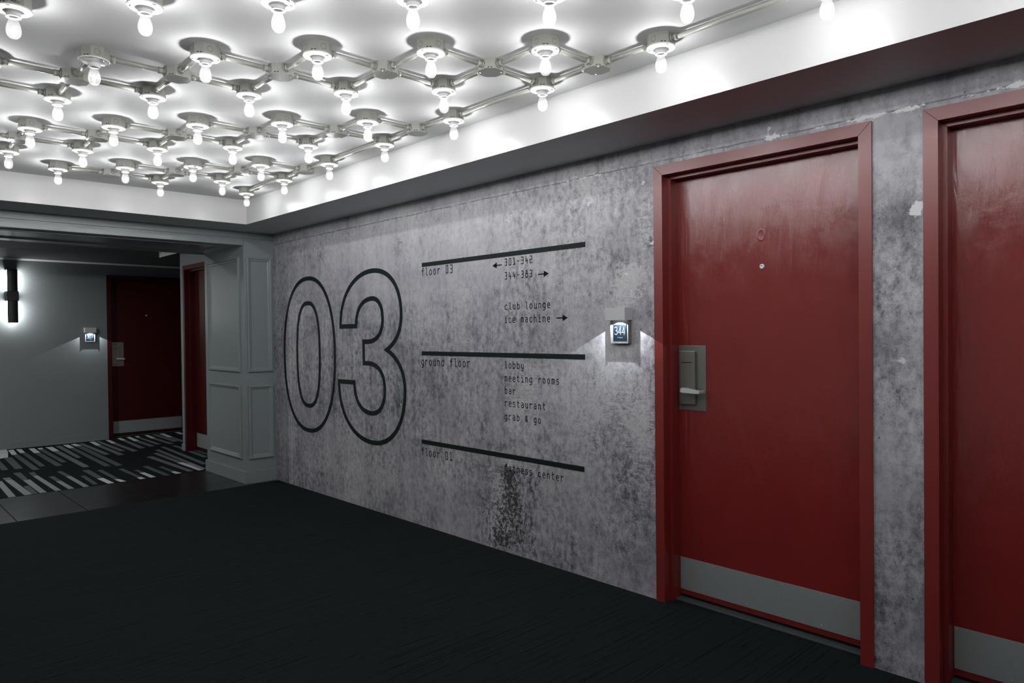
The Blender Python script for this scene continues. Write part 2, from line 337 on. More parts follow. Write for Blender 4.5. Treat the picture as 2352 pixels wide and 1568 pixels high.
def wallgrid():
    """concrete wall as a fine grid with the two door openings left out; local X runs from the far corner towards the camera"""
    X1 = YW - RY; st = 0.0125
    xs = np.concatenate([np.arange(0, 5.7, st), np.linspace(5.7, X1, 24)]); zs = np.linspace(0, ZS+0.03, 181)
    nx, nz = len(xs), len(zs); XX, ZZ = np.meshgrid(xs, zs, indexing='ij')
    co = np.stack([XX, np.zeros_like(XX), ZZ], -1).reshape(-1, 3)
    openings = [(YW-2.034+0.022, YW-1.031-0.022, 2.085), (YW-0.853+0.022, YW+0.15-0.022, 2.085)]
    i, j = np.meshgrid(np.arange(nx-1), np.arange(nz-1), indexing='ij')
    cx = (xs[i]+xs[i+1])/2; cz = (zs[j]+zs[j+1])/2
    keep = np.ones_like(cx, bool)
    for a, b, h in openings: keep &= ~((cx > a) & (cx < b) & (cz < h))
    i, j = i[keep], j[keep]
    q = np.stack([i*nz+j, (i+1)*nz+j, (i+1)*nz+j+1, i*nz+j+1], -1).astype(np.int32)
    me = bpy.data.meshes.new('wall_right'); me.vertices.add(len(co)); me.vertices.foreach_set('co', co.astype(np.float32).ravel())
    me.loops.add(q.size); me.loops.foreach_set('vertex_index', q.ravel())
    me.polygons.add(len(q)); me.polygons.foreach_set('loop_start', np.arange(0, q.size, 4, dtype=np.int32))
    me.update(calc_edges=True)
    Y = YW - XX
    def blob(y, z, sy, sz, p=1.0): return p*np.exp(-(((Y-y)/sy)**2 + ((ZZ-z)/sz)**2))
    rs = np.random.RandomState(3)
    def wob(a, f=1.0):   # slow wobble along the wall
        return sum(np.sin(f*k*Y*2.1+ph)*a/k for k, ph in ((1, .3), (2.3, 1.9), (5.1, 4.0), (11.0, 2.2)))
    dark = np.zeros_like(XX); flake = np.zeros_like(XX); chip = np.zeros_like(XX); tone = np.full_like(XX, 0.5); smooth = np.zeros_like(XX)
    # grime and flaking under the lowest rule, by the words it half hides
    for y, z, sy, sz, p in ((3.10,.47,.07,.09,1.1),(3.05,.33,.10,.12,.85),(3.14,.20,.16,.16,.75),(3.17,.06,.12,.07,.9),(3.0,.12,.07,.1,.5),(2.42,.30,.03,.05,.7),(3.32,.27,.06,.10,.45),(3.30,.49,.05,.04,.5),(2.52,.92,.05,.09,.35),(2.25,1.62,.06,.05,.65),(2.08,1.99,.06,.05,.5),(2.06,1.74,.035,.06,.9),(2.0,.3,.05,.05,.3)): dark += blob(y,z,sy,sz,p)
    for y, z, sy, sz, p in ((3.09,.56,.08,.05,1.0),(3.18,.42,.14,.10,.7),(3.12,.22,.12,.16,.8),(3.25,.13,.07,.1,.55),(3.04,.80,.08,.10,.7),(2.95,.95,.16,.16,.55),(2.86,1.1,.10,.12,.35),(2.5,.82,.14,.22,.6),(2.2,1.52,.12,.10,.95),(2.18,1.60,.08,.05,.9),(2.13,.85,.12,.16,.75),(2.12,.55,.10,.20,.5),(2.30,1.0,.16,.20,.45),(2.09,1.85,.06,.16,.6),(2.30,2.06,.14,.05,.55),(2.72,1.5,.05,.5,.35),(2.55,1.8,.12,.2,.25),(3.07,1.97,.06,.09,.65),(4.05,1.95,.10,.10,.25),(3.5,1.3,.08,.08,.4),(3.47,1.25,.04,.03,.5),(2.45,2.07,.06,.04,.6),(5.87,1.1,.03,1.0,.45),(6.0,1.6,.12,.5,.3),(5.95,.6,.15,.5,.25),(.95,1.2,.07,.06,.3),(.92,1.1,.05,.04,.3)): flake += blob(y,z,sy,sz,p)
    for y, z, sy, sz, p in ((.882,1.742,.026,.026,1.15),(.872,1.765,.016,.02,.9),(3.07,1.972,.018,.02,.8),(3.04,2.00,.012,.012,.7),(2.102,2.033,.012,.016,.95),(2.449,1.987,.016,.014,1.0),(3.073,.535,.024,.022,.85),(3.069,.812,.014,.020,.85),(3.248,.482,.020,.011,1.0),(4.19,.815,.014,.022,.7),(1.44,2.128,.03,.016,.85),(1.452,2.165,.009,.02,.8),(4.17,1.972,.014,.010,.6),(4.62,2.06,.012,.012,.6),(2.04,1.745,.010,.022,.95),(2.06,1.735,.02,.006,.9),(2.2,1.60,.02,.006,.8),(2.19,1.585,.03,.006,.8),(2.18,1.50,.010,.03,.7),(2.03,.98,.012,.02,.8),(2.035,.83,.014,.016,.8),(2.03,.5,.01,.02,.7),(.93,1.188,.018,.016,.7),(.945,1.83,.007,.009,.85),(3.258,1.557,.008,.016,.8),(3.90,.60,.01,.008,.7),(3.60,.487,.010,.010,.85),(3.75,.57,.008,.006,.6),(3.0,.79,.012,.012,.6),(2.12,1.383,.013,.013,.62),(4.38,1.30,.006,.012,.7),(5.16,1.05,.010,.014,.7),(5.1,1.42,.008,.016,.6),(5.35,1.60,.008,.01,.6),(4.03,1.17,.010,.012,.7)): chip += blob(y,z,sy,sz,p)
    # horizontal day joint near the top and the vertical panel joint by the corner
    zj = 2.130 + wob(0.0035, 2.0)
    j = np.exp(-((ZZ-zj)/0.009)**2)
    dark += j*(0.30 + 0.15*np.sin(Y*9.0)) ; wh = np.clip(np.sin(Y*13.0+1.0)*0.5+0.60+0.35*np.sin(Y*37), 0, 1)
    near = np.clip((1.50-Y)/0.25, 0, 1)*1.15 + np.exp(-((Y-2.42)/0.28)**2)*0.7 + 0.10
    chip += np.exp(-((ZZ-zj+0.002)/0.008)**2)*wh*near
    yj = 5.862 + 0.004*np.sin(ZZ*7) ; vj = np.exp(-((Y-yj)/0.011)**2)
    chip += vj*np.clip(0.20+0.5*np.sin(ZZ*31)*np.sin(ZZ*11+1)+0.15*np.sin(ZZ*83), 0, .8); dark += np.exp(-((Y-yj+0.02)/0.012)**2)*np.clip(np.sin(ZZ*19)*np.sin(ZZ*7+2), 0, 1)*0.5
    # rings of old tie holes
    for y, z, r in ((4.185,1.955,.055),(5.295,1.955,.04),(4.20,.835,.05)):
        dark += 0.65*np.exp(-(((Y-y)**2 + (ZZ-z)**2)/r**2))
        tone -= 0.25*np.exp(-(((Y-y)**2 + (ZZ-z)**2)/(r*1.6)**2))
    tone -= blob(.92,1.74,.09,.085,.42); dark += blob(.90,1.785,.035,.02,.5)
    # broad washes; pale ones at upper left paint sheen into the tone
    tone += blob(4.2,1.92,1.0,.30,.26) + blob(4.4,1.5,.6,.35,.10) + blob(3.3,1.85,.6,.3,.14) + blob(2.73,1.5,.035,.5,.12) - blob(2.66,1.5,.04,.5,.10)
    tone -= blob(3.55,.75,.35,.45,.12) + blob(3.9,1.1,.4,.2,.06) + blob(4.6,.75,.5,.2,.10) + blob(2.15,.55,.15,.3,.14) + blob(3.1,.3,.25,.25,.12)
    tone += blob(2.35,1.15,.25,.25,.10) + blob(2.2,1.25,.12,.25,.10)
    smooth += blob(4.3,1.8,1.0,.45,.9) + np.clip((2.2-Y)/.15, 0, 1)*np.clip((ZZ-1.9)/.15, 0, 1)*.6 + np.clip((1.1-Y)/.1, 0, 1)*0.30 + np.clip((ZZ-2.13)/.03, 0, 1)*.7
    for nm, ch in (('stain', (dark, flake, chip)), ('wash', (tone, smooth, tone))):
        a = me.color_attributes.new(nm, 'FLOAT_COLOR', 'POINT')
        d = np.ones((len(co), 4), np.float32)
        for k in range(3): d[:, k] = np.clip(ch[k], 0, 2).ravel()
        a.data.foreach_set('color', d.ravel())
    me.materials.append(M['concrete'])
    o = bpy.data.objects.new('wall_right', me); C.objects.link(o); o.location = (0, YW, 0); o.rotation_euler = (0, 0, -PI/2)
    return struct(o, 'lavender grey concrete-look wall with black printed floor directory', 'wall')
wall_right = wallgrid()

# floor slab, carpet, tiles
floor = srect('floor', B(((RX, RY, -0.06), (2.4, 10.9, -0.012))), 'grout', 'dark floor slab under carpet and tiles', 'floor')
def slab(name, a, b, m, **k): return new_obj(name, fix(B((a, b), **k)), m, floor)
slab('lobby_carpet', (RX, RY, -0.012), (0.30, 6.126, 0.0), 'carpet')
rows = [(6.130, 6.366), (6.371, 6.893), (6.898, 7.092)]
xt = [-0.196 - 0.4427*k for k in range(0, 11)]
for a, b in rows:
    for x1, x0 in zip(xt, xt[1:]):
        X1 = x1-0.003; X0 = x0+0.003
        slab('tile', (X0, a, -0.012), (X1, b, -0.0006), 'tile', bevel=0.0012)
    slab('tile', (-0.194, a, -0.012), (0.0, b, -0.0006), 'tile', bevel=0.0012)
STRIPES = [('w',-1.552,9.893,-1.463,9.93,-1.528,9.487,-1.613,9.456),('d',-1.568,9.489,-1.495,9.492,-1.536,8.589,-1.603,8.579),('d',-1.666,9.355,-1.622,9.387,-1.654,8.606,-1.71,8.598),('w',-1.44,10.087,-1.384,10.119,-1.416,9.66,-1.467,9.654),('d',-1.461,9.639,-1.411,9.637,-1.429,8.381,-1.486,8.388),('w',-1.362,10.095,-1.311,10.087,-1.328,9.739,-1.377,9.731),('d',-1.369,9.695,-1.321,9.714,-1.347,8.569,-1.395,8.557),('w',-1.244,10.063,-1.189,10.05,-1.205,9.607,-1.265,9.609),('d',-1.265,9.583,-1.204,9.588,-1.216,8.466,-1.273,8.469),('w',-1.165,10.006,-1.114,10.017,-1.124,9.895,-1.17,9.878),('d',-1.179,9.869,-1.123,9.884,-1.136,8.674,-1.184,8.657),('w',-1.08,10.029,-1.012,10.005,-1.023,9.59,-1.085,9.585),('g',-1.085,9.567,-1.023,9.572,-1.036,8.189,-1.095,8.183),('g',-0.978,10.037,-0.919,10.033,-0.956,8.872,-1.002,8.866),('w',-0.892,10.074,-0.834,10.061,-0.842,9.722,-0.897,9.724),('d',-0.897,9.705,-0.842,9.704,-0.868,8.087,-0.926,8.079),('w',-0.809,10.065,-0.754,10.078,-0.74,9.838,-0.809,9.823),('d',-0.81,9.795,-0.742,9.81,-0.774,8.023,-0.835,8.017),('g',-0.731,10.052,-0.679,10.048,-0.674,8.886,-0.73,8.869),('w',-0.596,10.116,-0.543,10.112,-0.564,9.687,-0.617,9.694),('g',-0.619,9.666,-0.566,9.659,-0.568,8.729,-0.629,8.719),('g',-0.531,10.099,-0.485,10.103,-0.483,9.007,-0.54,9.005),('w',-0.412,10.133,-0.37,10.11,-0.381,9.764,-0.435,9.751),('g',-0.437,9.731,-0.381,9.744,-0.379,8.894,-0.443,8.883),('w',-0.263,10.196,-0.215,10.201,-0.226,9.929,-0.274,9.938),('g',-0.275,9.917,-0.226,9.908,-0.253,9.065,-0.316,9.066),('w',-0.149,10.21,-0.098,10.224,-0.121,9.76,-0.183,9.751),('g',-0.183,9.73,-0.122,9.739,-0.123,9.138,-0.186,9.127),('w',-0.044,10.225,0.003,10.22,-0.019,10.067,-0.062,10.067),('g',-0.063,10.045,-0.02,10.045,-0.022,9.238,-0.08,9.23),('w',0.074,10.239,0.121,10.249,0.1,9.832,0.045,9.835),('g',0.044,9.813,0.099,9.81,0.103,9.164,0.039,9.141),('g',0.162,10.24,0.224,10.26,0.21,9.343,0.144,9.319),('w',0.259,10.283,0.318,10.308,0.289,9.776,0.23,9.781),('g',0.229,9.76,0.287,9.754,0.267,9.249,0.209,9.237),('w',0.458,10.281,0.513,10.299,0.494,9.961,0.44,9.946),('g',-1.773,8.126,-1.715,8.124,-1.717,7.996,-1.772,8.009),('l',-1.773,7.998,-1.717,7.985,-1.71,7.072,-1.765,7.078),('l',-1.846,7.961,-1.799,7.968,-1.824,7.052,-1.874,7.053),('d',-1.657,8.347,-1.596,8.347,-1.611,7.885,-1.654,7.856),('l',-1.654,7.856,-1.6,7.862,-1.607,7.079,-1.656,7.077),('d',-1.704,7.529,-1.663,7.549,-1.667,7.074,-1.714,7.062),('d',-1.545,8.255,-1.496,8.267,-1.508,8.046,-1.549,8.04),('l',-1.55,8.029,-1.508,8.034,-1.499,7.088,-1.545,7.087),('d',-1.45,7.881,-1.404,7.875,-1.408,7.584,-1.448,7.593),('l',-1.449,7.582,-1.408,7.574,-1.402,7.088,-1.447,7.084),('d',-1.338,8.119,-1.296,8.126,-1.29,7.785,-1.332,7.787),('l',-1.333,7.776,-1.291,7.773,-1.288,7.098,-1.332,7.092),('d',-1.224,7.703,-1.19,7.691,-1.206,7.15,-1.245,7.154),('d',-1.145,8.012,-1.084,7.994,-1.097,7.442,-1.148,7.444),('w',-1.149,7.433,-1.098,7.432,-1.09,7.099,-1.141,7.103),('d',-1.039,7.9,-0.993,7.898,-1.007,7.278,-1.047,7.279),('w',-1.048,7.269,-1.009,7.267,-0.991,7.095,-1.039,7.106),('d',-0.873,7.81,-0.826,7.821,-0.831,7.221,-0.871,7.222),('w',-0.873,7.212,-0.832,7.21,-0.828,7.112,-0.875,7.098),('d',-0.783,7.628,-0.745,7.634,-0.738,7.444,-0.782,7.453),('w',-0.784,7.442,-0.74,7.433,-0.735,7.114,-0.784,7.112),('d',-0.661,7.783,-0.609,7.784,-0.611,7.097,-0.659,7.099),('d',-0.554,7.641,-0.511,7.644,-0.513,7.296,-0.552,7.286),('w',-0.554,7.275,-0.515,7.285,-0.498,7.133,-0.555,7.124),('g',-0.45,8.37,-0.387,8.384,-0.38,7.162,-0.431,7.151),('g',-0.323,8.568,-0.272,8.582,-0.284,7.755,-0.337,7.753),('w',-0.34,7.741,-0.286,7.743,-0.286,7.153,-0.338,7.143),('g',-0.231,8.807,-0.18,8.816,-0.227,7.687,-0.275,7.679),('l',-0.277,7.667,-0.23,7.675,-0.248,7.193,-0.302,7.184),('g',-0.11,8.996,-0.063,9.003,-0.133,7.454,-0.19,7.443),('g',0.021,9.011,0.07,9.007,0.032,7.869,-0.024,7.872)]
def corridor_carpet():
    bm = bmesh.new(); box(bm, (RX, 7.096, -0.012), (2.4, 10.30, 0.0), 0)
    mi = {'d': 1, 'g': 2, 'l': 3, 'w': 4}
    cnt = [0]
    def quad(k, p):
        cnt[0] += 1
        f = bm.faces.new([bm.verts.new((p[2*i], min(10.23, max(7.10, p[2*i+1])), 0.0008 + cnt[0]*1e-5)) for i in range(4)]); f.material_index = mi[k]
    for s in STRIPES: quad(s[0], s[1:])
    quad('l', (RX, 10.225, -.36, 10.225, -.36, 10.175, RX, 10.175))
    quad('w', (-1.505, 10.17, -1.440, 10.17, -1.463, 9.93, -1.552, 9.90)); quad('w', (-1.62, 10.17, -1.56, 10.17, -1.60, 9.80, -1.66, 9.80))
    rr = random.Random(5)           # the pattern goes on to the left, out of view
    x = -1.72
    while x > RX:
        wd = rr.uniform(.045, .075); y0 = rr.uniform(8.1, 8.7); ym = rr.uniform(9.4, 9.9)
        if x < -1.80: quad('d', (x, ym, x+wd, ym, x+wd, y0, x, y0)); quad('w', (x, 10.2, x+wd, 10.2, x+wd, ym, x, ym))
        y1 = rr.uniform(7.5, 7.8); y2 = rr.uniform(7.6, 8.0)
        if x < -2.10: quad('d', (x+.03, y2+.3, x+.03+wd, y2+.3, x+.03+wd, y1, x+.03, y1)); quad('l', (x+.03, y1, x+.03+wd, y1, x+.03+wd, 7.1, x+.03, 7.1))
        x -= wd + rr.uniform(.03, .06)
    return new_obj('corridor_carpet', fix(bm), ['cb', 'cd', 'cg', 'cl', 'cw'], floor)
corridor_carpet()

# lamp-lit ceiling and the bulkheads round it
srect('ceiling', B(((RX, RY, ZC), (0.2, YW+0.1, ZC+0.05))), 'ceil', 'glossy white ceiling above the grid of bare bulbs', 'ceiling')
def bulkhead(name, a, b, label):
    bm = bmesh.new(); box(bm, a, b, 0)
    fix(bm)
    for f in bm.faces: f.material_index = 1 if f.normal.z < -0.5 else 0
    return struct(new_obj(name, bm, ['white', 'soffit']), label, 'ceiling')
bulkhead('ceiling_bulkhead', (XB, RY, ZS), (0.0, YW, ZC), 'white bulkhead face with dark soffit above the concrete wall')
bulkhead('ceiling_bulkhead', (XL, YB, ZS), (XB, YW, ZC), 'white bulkhead face with dark soffit above the panelled opening')
bulkhead('ceiling_bulkhead', (RX, RY, ZS), (XL, YW, ZC), 'white bulkhead out of view on the left of the room')
bulkhead('ceiling_bulkhead', (XL, RY, ZS), (XB, YBK, ZC), 'white bulkhead out of view behind the camera')
srect('wall_left', B(((RX-0.1, RY, 0), (RX, 10.3, 2.9))), 'pale', 'plain pale wall closing the room on the left', 'wall')
srect('wall_back', B(((RX, RY-0.1, 0), (0.3, RY, 2.9))), 'pale', 'plain pale wall closing the room at the near end', 'wall')

# ---------------------------------------------------------------- panelled opening
XC = -0.2743
def header():
    bm = bmesh.new()
    box(bm, (-3.6, YW, 2.105), (XC+0.002, 7.092, 2.30)); box(bm, (XC, YW, 2.113), (0.0, 7.09, 2.30))
    box(bm, (-3.6, YW-0.010, 2.168), (0.0, YW+0.01, ZS)); box(bm, (-3.6, YW-0.016, 2.166), (0.0, YW+0.01, 2.172))
    box(bm, (-3.6, 7.080, 2.100), (XC, 7.100, 2.135), bevel=0.005)
    return bm
hd = srect('beam_header', header(), 'wing', 'grey painted header beam across the corridor opening', 'beam')
bm = bmesh.new(); sweep_rect(bm, (-3.5, 6.285, -0.42, 6.80), [(0, 0), (0, .010), (.012, .012), (.022, .006), (.030, 0)])
for v in bm.verts: v.co = Vector((v.co.x, v.co.z, 2.105 + v.co.y))
new_obj('panel_moulding', fix(bm), 'wing', hd)
col = srect('column', B(((XC, YW, 0), (-0.0005, 7.08, 2.113))), 'wing', 'grey panelled column at the corner of the concrete wall', 'column')
PROF = [(0, 0), (0, .012), (.004, .016), (.014, .017), (.022, .009), (.029, .008), (.033, .004), (.040, 0)]
def moulding(x0, z0, x1, z1, loc, rz):
    bm = bmesh.new(); sweep_rect(bm, (x0, z0, x1, z1), PROF); new_obj('panel_moulding', fix(bm), 'wing', col, loc=loc, rot=(0, 0, rz))
for z0, z1 in ((.213, .867), (.985, 2.006)):
    moulding(-.250, z0, -.019, z1, (0, YW, 0), 0)
    moulding(-6.99, z0, -6.262, z1, (XC, 0, 0), -PI/2)
bm = bmesh.new()
for a, b in (((XC-.013, YW-.013, 0), (-0.0005, YW, .108)), ((XC-.013, YW, 0), (XC, 7.10, .108)), ((XC, 7.08, 0), (-0.0005, 7.094, .108))): box(bm, a, b, bevel=.002)
new_obj('baseboard', fix(bm), 'wing', col)
srect('column', B(((-3.6, YW, 0), (-3.33, 7.08, 2.105))), 'wing', 'grey column at the far side of the opening, out of view', 'column')
srect('wall_stub', B(((-4.6, YW, 0), (-3.6, YW+.12, ZC))), 'wing', 'grey wall left of the opening, out of view', 'wall')

# ---------------------------------------------------------------- corridor
YR = 10.23
def corridor_side():
    bm = bmesh.new(); yo0, yo1 = 8.46-.022, 7.457+.022
    box(bm, (0.0, 7.06, 0), (0.12, yo1, 2.45)); box(bm, (0, yo1, 2.085), (0.12, yo0, 2.45)); box(bm, (0, yo0, 0), (0.12, 8.563, 2.45))
    return bm
srect('wall_corridor_right', corridor_side(), 'wing', 'grey corridor wall end beside the red door frame behind the column', 'wall')
srect('baseboard_corridor_right', B(((-.010, 8.46, 0), (0, 8.573, .075)), ((0, 8.563, 0), (.12, 8.573, .075))), 'wing', 'low grey baseboard on the corridor wall end', 'baseboard')
srect('wall_corridor_back', B(((RX, YR, 0), (-.325, YR+.12, 2.45)), ((-.325, YR, 2.085), (.634, YR+.12, 2.45)), ((.634, YR, 0), (2.4, YR+.12, 2.45))), 'corr', 'grey corridor wall lit by the black sconce', 'wall')
srect('baseboard_corridor_back', B(((RX, YR-.012, 0), (-.349, YR, .078))), 'corr', 'grey baseboard along the sconce wall', 'baseboard')
bm = bmesh.new(); prism(bm, [(YR, 2.238), (YR-.005, 2.238), (YR-.024, 2.258), (YR, 2.258)], RX, 2.4)
for v in bm.verts: v.co = Vector((v.co.z, v.co.x, v.co.y))
srect('trim_corridor_crown', bm, 'pale', 'thin pale crown strip along the top of the sconce wall', 'trim')
srect('wall_corridor_end', B(((2.3, 8.45, 0), (2.4, 10.3, 2.45))), 'corr', 'grey wall ending the side corridor', 'wall')
srect('wall_corridor_inner', B(((.12, 8.443, 0), (2.4, 8.563, 2.45))), 'corr', 'grey inner wall of the side corridor', 'wall')
srect('ceiling_corridor', B(((RX, 9.08, 2.258), (2.4, YR, 2.50)), ((-.054, 8.0, 2.258), (2.4, 9.08, 2.50)), ((-.054, 7.1, 2.258), (0.3, 8.0, 2.50)), ((RX, 7.09, 2.46), (-.054, 9.08, 2.50))), 'darkceil', 'dark dropped ceiling of the corridor with a raised tray', 'ceiling')
srect('trim_tray_lit_side', B(((-.064, 7.10, 2.252), (-.054, 9.075, 2.46))), 'pale', 'lit side of the raised corridor ceiling tray, painted paler', 'trim')  # light falling on this tray side put in as a paler board

# ---------------------------------------------------------------- doors
def door(name, label, loc, rotz, lock, screws=True, leaf='leaf', frame='frame'):
    """red steel frame and leaf; local x runs left to right seen from the room, y into the wall, z up"""
    W, H, F, D = 1.003, 2.108, .049, .10
    t = bpy.data.objects.new(name, None); t.empty_display_size = .05; C.objects.link(t); t.location = loc; t.rotation_euler = (0, 0, rotz)
    struct(t, label, 'door')
    P, S = -.009, .0012      # proud of the wall, mitre gap
    def jamb(x, s):
        bm = bmesh.new(); f = lambda a: x + s*a
        pr = [(0, P), (F, P), (F, .043), (F+.016, .043), (F+.016, .10), (F+.016, .135), (.0, .135), (.0, .0)]
        # left profile: outline in (across, depth), mitred at the head
        lo = [bm.verts.new((f(a), d, 0)) for a, d in pr]; hi = [bm.verts.new((f(a), d, H - a - S)) for a, d in pr]; n = len(pr)
        for i in range(n): bm.faces.new((lo[i], lo[(i+1)%n], hi[(i+1)%n], hi[i]))
        bm.faces.new(lo); bm.faces.new(hi)
        new_obj('jamb', fix(bm), frame, t)
    jamb(0, 1); jamb(W, -1)
    bm = bmesh.new(); pr = [(0, P), (F, P), (F, .043), (F+.016, .043), (F+.016, .10), (F+.016, .135), (.0, .135), (.0, .0)]
    L = [bm.verts.new((a+S, d, H-a)) for a, d in pr]; Rr = [bm.verts.new((W-a-S, d, H-a)) for a, d in pr]; n = len(pr)
    for i in range(n): bm.faces.new((L[i], L[(i+1)%n], Rr[(i+1)%n], Rr[i]))
    bm.faces.new(L); bm.faces.new(Rr); new_obj('head', fix(bm), frame, t)
    new_obj('mitre_joint', fix(B(((.001, P+.0012, H-.049), (.049, .0, H-.001)), ((W-.049, P+.0012, H-.049), (W-.001, .0, H-.001)))), 'black', t)
    # leaf with its fittings
    lf = new_obj('leaf', fix(B(((F-.004, D, .024), (W-F+.004, D+.044, H-F+.004)), bevel=.002)), leaf, t)
    x0, x1, z0, z1 = .068, W-.068, .049, .206
    kp = new_obj('kick_plate', fix(B(((x0, D-.002, z0), (x1, D, z1)), bevel=.0007)), 'steel', t)
    if screws:
        for z in (.0635, .196):
            for xx in np.linspace(x0+.008, x1-.008, 6):
                bm = bmesh.new(); lathe(bm, [(0, .0015), (.002, .0012), (.0033, 0)], 8)
                for v in bm.verts: v.co = Vector((xx+v.co.x, D-.002-v.co.z, z+v.co.y))
                new_obj('screw', fix(bm), 'brass', kp)
    # peephole and the painted-over plug above it
    bm = bmesh.new(); lathe(bm, [(0, .004), (.005, .0045), (.0055, .006), (.0095, .005), (.012, .002), (.012, 0)], 20)
    for v in bm.verts: v.co = Vector((W/2+v.co.x, D-v.co.z, 1.594+v.co.y))
    new_obj('peephole', fix(bm), 'chrome', t, smooth=True)
    bm = bmesh.new(); lathe(bm, [(0, .0003), (.013, .0003), (.017, .0008), (.0195, .0007), (.021, 0)], 16)
    for v in bm.verts: v.co = Vector((W/2-.004+v.co.x, D-v.co.z, 1.735+v.co.y*1.35))
    new_obj('plug', fix(bm), leaf, t, smooth=True)
    new_obj('threshold', fix(B(((F-.01, .062, 0.0), (W-F+.01, .15, .009)), bevel=.003)), 'thresh', t)
    new_obj('sweep_gap', fix(B(((F, D+.01, .009), (W-F, D+.035, .024)))), 'black', t)
    if lock:
        a = .0675
        lp = new_obj('lock_plate', fix(B(((a, D-.003, .928), (.217, D, 1.241)), bevel=.0012)), 'lockmetal', t)
        bm = bmesh.new(); box(bm, (.083, D-.018, .957), (.166, D-.003, 1.214), 0, .0025)
        box(bm, (.092, D-.0186, 1.157), (.150, D-.0175, 1.1615), 1)
        for k in range(3): box(bm, (.106+k*.013, D-.0186, 1.183), (.109+k*.013, D-.0175, 1.1855), 1)
        new_obj('lock_body', fix(bm), ['lockmetal', 'black'], lp)
        # lever: neck, arm, return towards the door
        bm = bmesh.new()
        tube(bm, (.126, D-.016, 1.029), (.126, D-.050, 1.029), .0095, 14)
        pts = [(.112, 1.024), (.116, 1.017), (.15, 1.0155), (.207, 1.0145), (.215, 1.0165), (.215, 1.0275), (.207, 1.030), (.15, 1.0375), (.124, 1.040), (.115, 1.036)]
        fr = [bm.verts.new((x, D-.063, z)) for x, z in pts]; bk = [bm.verts.new((x, D-.047, z)) for x, z in pts]; n = len(pts)
        bm.faces.new(fr); bm.faces.new(bk[::-1])
        for i in range(n): bm.faces.new((fr[i], fr[(i+1)%n], bk[(i+1)%n], bk[i]))
        box(bm, (.203, D-.052, 1.0155), (.2148, D-.006, 1.0285), 0, .002)
        new_obj('lever_handle', fix(bm), 'chrome', t)
    return t
door('door_1', 'red door with steel lock and lever beside the lit sign 344', (0, 2.034, 0), -PI/2, True)
door('door_2', 'red door cut off by the right picture edge, no lock showing', (0, .853, 0), -PI/2, False)
door('door_3', 'narrow slice of red door and frame behind the grey column', (0, 8.46, 0), -PI/2, False, False, 'leaf_shaded', 'frame_shaded')
door('door_4', 'shaded red far door at the corridor end with steel lock', (-.347, YR, 0), 0, True, False, 'leaf_shaded', 'frame_far_shaded')
for nm, y in (('wall_recess', 2.034), ('wall_recess', .853), ('wall_recess', 8.46)):
    srect(nm, B(((.16, y-1.003, 0), (.20, y, 2.2))), 'black', 'dark backing behind a red door leaf', 'wall')
srect('wall_recess', B(((-.4, YR+.16, 0), (.75, YR+.2, 2.2))), 'black', 'dark backing behind the far corridor door', 'wall')

# ---------------------------------------------------------------- printed directory
def ribbon(bm, pts, wd, mi=0, closed=False):
    """flat mitred stroke in the XZ plane"""
    P = [Vector((p[0], p[1])) for p in pts]; n = len(P); q = []
    if closed and (P[0]-P[-1]).length < 1e-7: P = P[:-1]; n -= 1
    for i in range(n):
        a = P[i-1] if (i or closed) else None; b = P[(i+1) % n] if (i < n-1 or closed) else None
        d1 = (P[i]-a).normalized() if a is not None else None; d2 = (b-P[i]).normalized() if b is not None else None
        d1 = d1 or d2; d2 = d2 or d1
        n1 = Vector((-d1.y, d1.x)); n2 = Vector((-d2.y, d2.x)); m = n1+n2
        m = n1 if m.length < 1e-4 else m.normalized(); k = max(.35, m.dot(n1)); o = m*(wd/2/k); c = P[i]
        if not closed and i == 0: c = c - d2*wd/2
        if not closed and i == n-1: c = c + d1*wd/2
        q.append((bm.verts.new((c.x+o.x, 0, c.y+o.y)), bm.verts.new((c.x-o.x, 0, c.y-o.y))))
    for i in range(n if closed else n-1):
        a, b = q[i], q[(i+1) % n]; f = bm.faces.new((a[0], b[0], b[1], a[1])); f.material_index = mi
def rr(x0, z0, x1, z1, c=1.0): return [(x0+c, z0), (x1-c, z0), (x1, z0+c), (x1, z1-c), (x1-c, z1), (x0+c, z1), (x0, z1-c), (x0, z0+c), (x0+c, z0)]
O_ = rr(.5, 0, 3.5, 5, 1.1)
